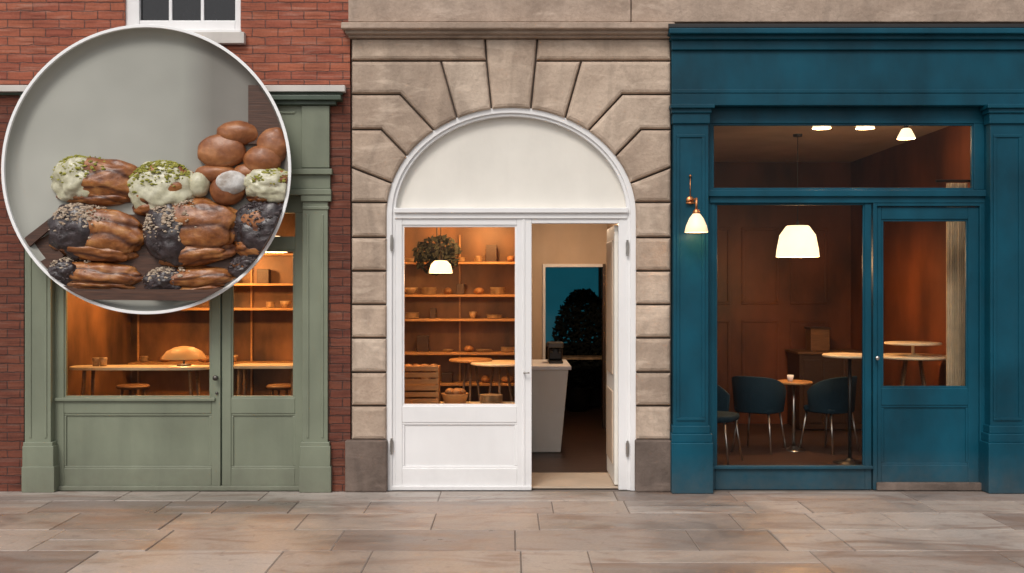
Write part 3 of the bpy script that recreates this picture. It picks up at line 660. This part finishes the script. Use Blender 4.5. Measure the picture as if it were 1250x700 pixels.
def crumbs(bm,cc,s,n,mi,seed,zmin=0.1,e0=0.006,e1=0.017,rot=0,piv=None):
    random.seed(seed); piv=piv or cc; cr,sr=math.cos(rot),math.sin(rot)
    for _ in range(n):
        while True:
            p=Vector((random.uniform(-1,1),random.uniform(-1,0.1),random.uniform(-0.6,1)))
            if 0.1<p.length<1: p.normalize()
            else: continue
            if p.z>zmin+random.gauss(0,0.25): break
        X=cc[0]+p.x*s[0]-piv[0]; Z=cc[2]+p.z*s[2]-piv[2]
        q=Vector((piv[0]+X*cr-Z*sr,cc[1]+p.y*s[1]*1.01,piv[2]+X*sr+Z*cr)); e=random.uniform(e0,e1)
        rr=bmesh.ops.create_icosphere(bm,subdivisions=1,radius=e)
        sc=Vector((random.uniform(0.6,1.7),random.uniform(0.4,0.8),random.uniform(0.4,1)))
        for v in rr['verts']:
            v.co=Vector((v.co.x*sc.x,v.co.y*sc.y,v.co.z*sc.z))+q+Vector((random.uniform(-1,1),0,random.uniform(-1,1)))*0.003; clip(v)
        for v in rr['verts']:
            for f in v.link_faces: f.material_index=mi
def pastry(px,py,w,h,y,coat,crm,seed,cover=1,ncr=260,czmin=0.1,rot=0,fr=0.56):
    """rounded, glazed choux bun: layered caramel body, one end dipped in icing and crumbed"""
    y+=YO; q=W(px,py,y); sx=w/2/S*(D+y); sz=h/2/S*(D+y); sy=0.12; rot=math.radians(rot); pv=(q.x,y,q.z)
    P=empty('choux_pastry'); bm=bmesh.new(); cl=bm.verts.layers.float.new('crease')
    blob(bm,(q.x+sx*0.03,y,q.z+sz*0.10),(sx*0.96,sy,sz*0.86),seed,0.16,4,5,0,0.06,clip,cl,4.4,rot,pv)
    blob(bm,(q.x-sx*0.03,y+0.016,q.z-sz*0.56),(sx*0.86,sy*0.92,sz*0.40),seed+3,0.16,4,5,0,0.06,clip,cl,3.4,rot,pv)
    mk('puff',bm,M_car,P,True)
    bm=bmesh.new()
    if cover==2: cc=(q.x,y-0.010,q.z+sz*0.04); s=(sx,sy*1.04,sz*0.95)
    else: cc=(q.x+cover*sx*(1-fr),y-0.008,q.z+sz*0.05); s=(sx*fr,sy*1.06,sz*0.95)
    blob(bm,cc,s,seed+5,0.20,5,5,0,0,clip,None,6,rot,pv)
    crumbs(bm,cc,s,ncr,1,int(seed*10),czmin,rot=rot,piv=pv)
    if coat is M_choc: crumbs(bm,cc,s,110,2,int(seed*10)+1,-0.6,0.004,0.010,rot,pv)
    if cover!=2: crumbs(bm,(cc[0]-cover*sx*0.35,cc[1],cc[2]),s,int(ncr*0.2),1,int(seed*10)+2,0.45,rot=rot,piv=pv)
    mk('coating',bm,[coat,crm,M_crc],P)
def bun(px,py,w,h,y,mat,seed):
    y+=YO; q=W(px,py,y); bm=bmesh.new(); blob(bm,(q.x,y,q.z),(w/2/S*(D+y),0.08,h/2/S*(D+y)),seed,0.08,4,4,0,0,clip); mk('bread_bun',bm,mat,None,True)
bun(290,163,52,30,-0.15,M_bun,1); bun(334,178,40,46,-0.15,M_bun,2); bun(270,185,60,42,-0.16,M_bun,3); bun(320,196,46,36,-0.18,M_bun,4); bun(264,212,52,24,-0.14,M_bun,8); bun(303,212,40,24,-0.14,M_bun,12)
bun(243,226,26,32,-0.17,M_pist,5); bun(278,232,44,38,-0.165,M_bun,6); bun(283,223,38,30,-0.205,M_sug,7)
pastry(119,223,106,62,-0.14,M_pist,M_crg,1.3,cover=-1,czmin=0.35,ncr=260,rot=-3,fr=0.55)
pastry(198,233,84,72,-0.15,M_pist,M_crg,2.1,cover=2,ncr=380,czmin=0.4,rot=4)
pastry(329,228,64,46,-0.155,M_pist,M_crg,3.7,cover=2,czmin=0.35,ncr=220)
pastry(120,287,118,70,-0.17,M_choc,M_crn,4.2,cover=-1,ncr=420,czmin=0.4,rot=-7,fr=0.58)
pastry(237,284,118,84,-0.18,M_choc,M_crn,5.9,cover=-1,ncr=520,czmin=0.3,rot=5,fr=0.50)
pastry(325,283,82,78,-0.165,M_choc,M_crc,6.4,cover=2,rot=-10)
pastry(118,337,116,40,-0.13,M_choc,M_crn,7.7,cover=-1,ncr=70,czmin=0.5,rot=-4,fr=0.38)
pastry(232,343,112,36,-0.13,M_choc,M_crn,8.3,cover=-1,ncr=120,czmin=0.4,rot=3,fr=0.5)
pastry(312,328,60,36,-0.13,M_choc,M_crc,9.1,cover=2)
P=empty('wooden_tray')
def tp(name,pts,y0,y1): sector(name,pts,y0,y1,M_tray,P)
tp('front_lip',[(74,353),(298,354),(280,368),(90,366)],-0.33,-0.30)
tp('bed',[(34,300),(60,286),(110,262),(330,262),(345,316),(330,340),(284,362),(90,362),(60,340),(42,318)],-0.20,-0.182)
tp('side_rail_top',[(20,298),(80,252),(86,258),(28,308)],-0.25,-0.22)
tp('side_rail_low',[(45,322),(72,306),(78,312),(54,334)],-0.25,-0.22)
P=empty('wooden_post'); sector('post',[(303,104),(356,104),(356,176),(303,176)],-0.222,-0.206,M_tray,P)

# ------------------------------------------------------------------ pavement, kerb, road, ground
def pav():
    k=NT('york_stone'); at=k.n.new('ShaderNodeAttribute'); at.attribute_name='slab'
    base=k.ramp(at.outputs['Fac'],[(0.0,(0.30,0.245,0.215)),(0.35,(0.375,0.32,0.285)),(0.7,(0.41,0.34,0.29)),(1.0,(0.49,0.43,0.385))])
    n=k.noise(1.1,7,(0.6,1,1),0.65,dist=0.8); base=k.mix(1.0,base,k.ramp(n,[(0.32,0.55),(0.5,0.9),(0.65,1.0)]),'MULTIPLY')
    f=k.noise(40,5,rough=0.7); base=k.mix(1.0,base,k.ramp(f,[(0.3,0.82),(0.7,1.0)]),'MULTIPLY')
    st=k.noise(2.2,6,(0.5,1.4,1),dist=1.5); stf=k.ramp(st,[(0.50,0.0),(0.68,0.75)]); base=k.mix(stf,base,(0.215,0.14,0.105))
    s3=k.noise(9,4,dist=0.6); base=k.mix(k.ramp(s3,[(0.58,0.0),(0.72,0.45)]),base,(0.15,0.12,0.105))
    k.L(base,k.b.inputs['Base Color']); k.L(k.ramp(n,[(0.32,0.25),(0.62,0.68)]),k.b.inputs['Roughness'])
    b1=k.bump(f,0.3,0.004); k.L(k.bump(k.noise(6,5),0.5,0.018,b1),k.b.inputs['Normal']); return k.m
random.seed(21)
PV=empty('pavement'); bm=bmesh.new(); vals=[]
rows=[0.0,0.40,0.86,1.42,2.02,2.62,3.2]
for a,b in zip(rows,rows[1:]):
    x=-14+random.random()*0.5
    while x<14:
        w=random.choice((0.45,0.6,0.8,1.0,1.25,1.5)); g=0.0035; zt=random.uniform(-0.002,0.001)
        x0,x1,y0,y1=x+g,x+w-g,-b+g,-a-g
        parts=[(y0,y1)] if random.random()>0.25 else [(y0,(y0+y1)/2-g),((y0+y1)/2+g,y1)]
        for (ya,yb) in parts:
            e=0.005; tz=[zt+random.uniform(-0.0015,0.0015) for _ in range(4)]
            top=[bm.verts.new(q) for q in ((x0+e,ya+e,tz[0]),(x1-e,ya+e,tz[1]),(x1-e,yb-e,tz[2]),(x0+e,yb-e,tz[3]))]
            mid=[bm.verts.new(q) for q in ((x0,ya,zt-e),(x1,ya,zt-e),(x1,yb,zt-e),(x0,yb,zt-e))]
            low=[bm.verts.new((q.co.x,q.co.y,-0.05)) for q in mid]
            val=random.random(); bm.faces.new(top); 
            for A,B in ((top,mid),(mid,low)):
                for i in range(4): bm.faces.new((A[i],A[(i+1)%4],B[(i+1)%4],B[i]))
            vals+=[val]*9
        x+=w
o=mk('flagstones',bm,pav(),PV); at=o.data.attributes.new('slab','FLOAT','FACE')
for i,v in enumerate(vals): at.data[i].value=v
wbox('joint_sand',-14,14,-3.2,0.12,-0.06,-0.007,simple('joint_sand',(0.17,0.14,0.12),0.95),PV,0)
K=empty('kerb'); x=-14; i=0
while x<14: wbox(f'kerbstone_{i}',x,x+0.895,-3.36,-3.202,-0.14,0.0,M_stoned,K,0.012); x+=0.9; i+=1
def plane(name,x0,x1,y0,y1,z,mat):
    bm=bmesh.new(); bm.faces.new([bm.verts.new(q) for q in ((x0,y0,z),(x1,y0,z),(x1,y1,z),(x0,y1,z))]); return mk(name,bm,mat,recalc=False)
plane('ground',-600,600,-600,600,-0.135,simple('ground_earth',(0.16,0.14,0.12),0.9,scale=0.5))
plane('road',-60,60,-9.6,-3.36,-0.125,simple('asphalt',(0.05,0.05,0.052),0.85,scale=80,bs=0.5))
bm=bmesh.new()
for yy in (-3.62,-3.78): addbox(bm,-60,60,yy-0.04,yy+0.04,-0.1245,-0.121)
mk('road_marking',bm,simple('yellow_road_paint',(0.6,0.42,0.05),0.7))

# ------------------------------------------------------------------ sky, sun, camera
w=bpy.data.worlds.new('World'); scene.world=w; w.use_nodes=True; nt=w.node_tree; bg=nt.nodes['Background']
sky=nt.nodes.new('ShaderNodeTexSky'); sky.sky_type='NISHITA'; sky.sun_disc=False; sky.sun_elevation=math.radians(48); sky.sun_rotation=math.radians(200); sky.dust_density=4; sky.air_density=1
hs=nt.nodes.new('ShaderNodeHueSaturation'); hs.inputs['Saturation'].default_value=0.25
nt.links.new(sky.outputs[0],hs.inputs['Color']); nt.links.new(hs.outputs[0],bg.inputs[0]); bg.inputs[1].default_value=0.12
sl=bpy.data.lights.new('sun','SUN'); sl.energy=1.25; sl.angle=math.radians(18); sl.color=(1,0.93,0.85)
so=bpy.data.objects.new('sun',sl); col.objects.link(so)
az=math.radians(200); el=math.radians(48); d=Vector((math.sin(az)*math.cos(el),math.cos(az)*math.cos(el),math.sin(el)))
so.rotation_euler=d.to_track_quat('Z','Y').to_euler()
cam=bpy.data.cameras.new('camera'); cam.lens=36.0*S/1250; cam.sensor_width=36; cam.clip_end=2000
co=bpy.data.objects.new('camera',cam); co.location=(0,-D,H); co.rotation_euler=(math.radians(90),0,0); col.objects.link(co); scene.camera=co
scene.view_settings.view_transform='Standard'; scene.view_settings.look='None'; scene.view_settings.exposure=0
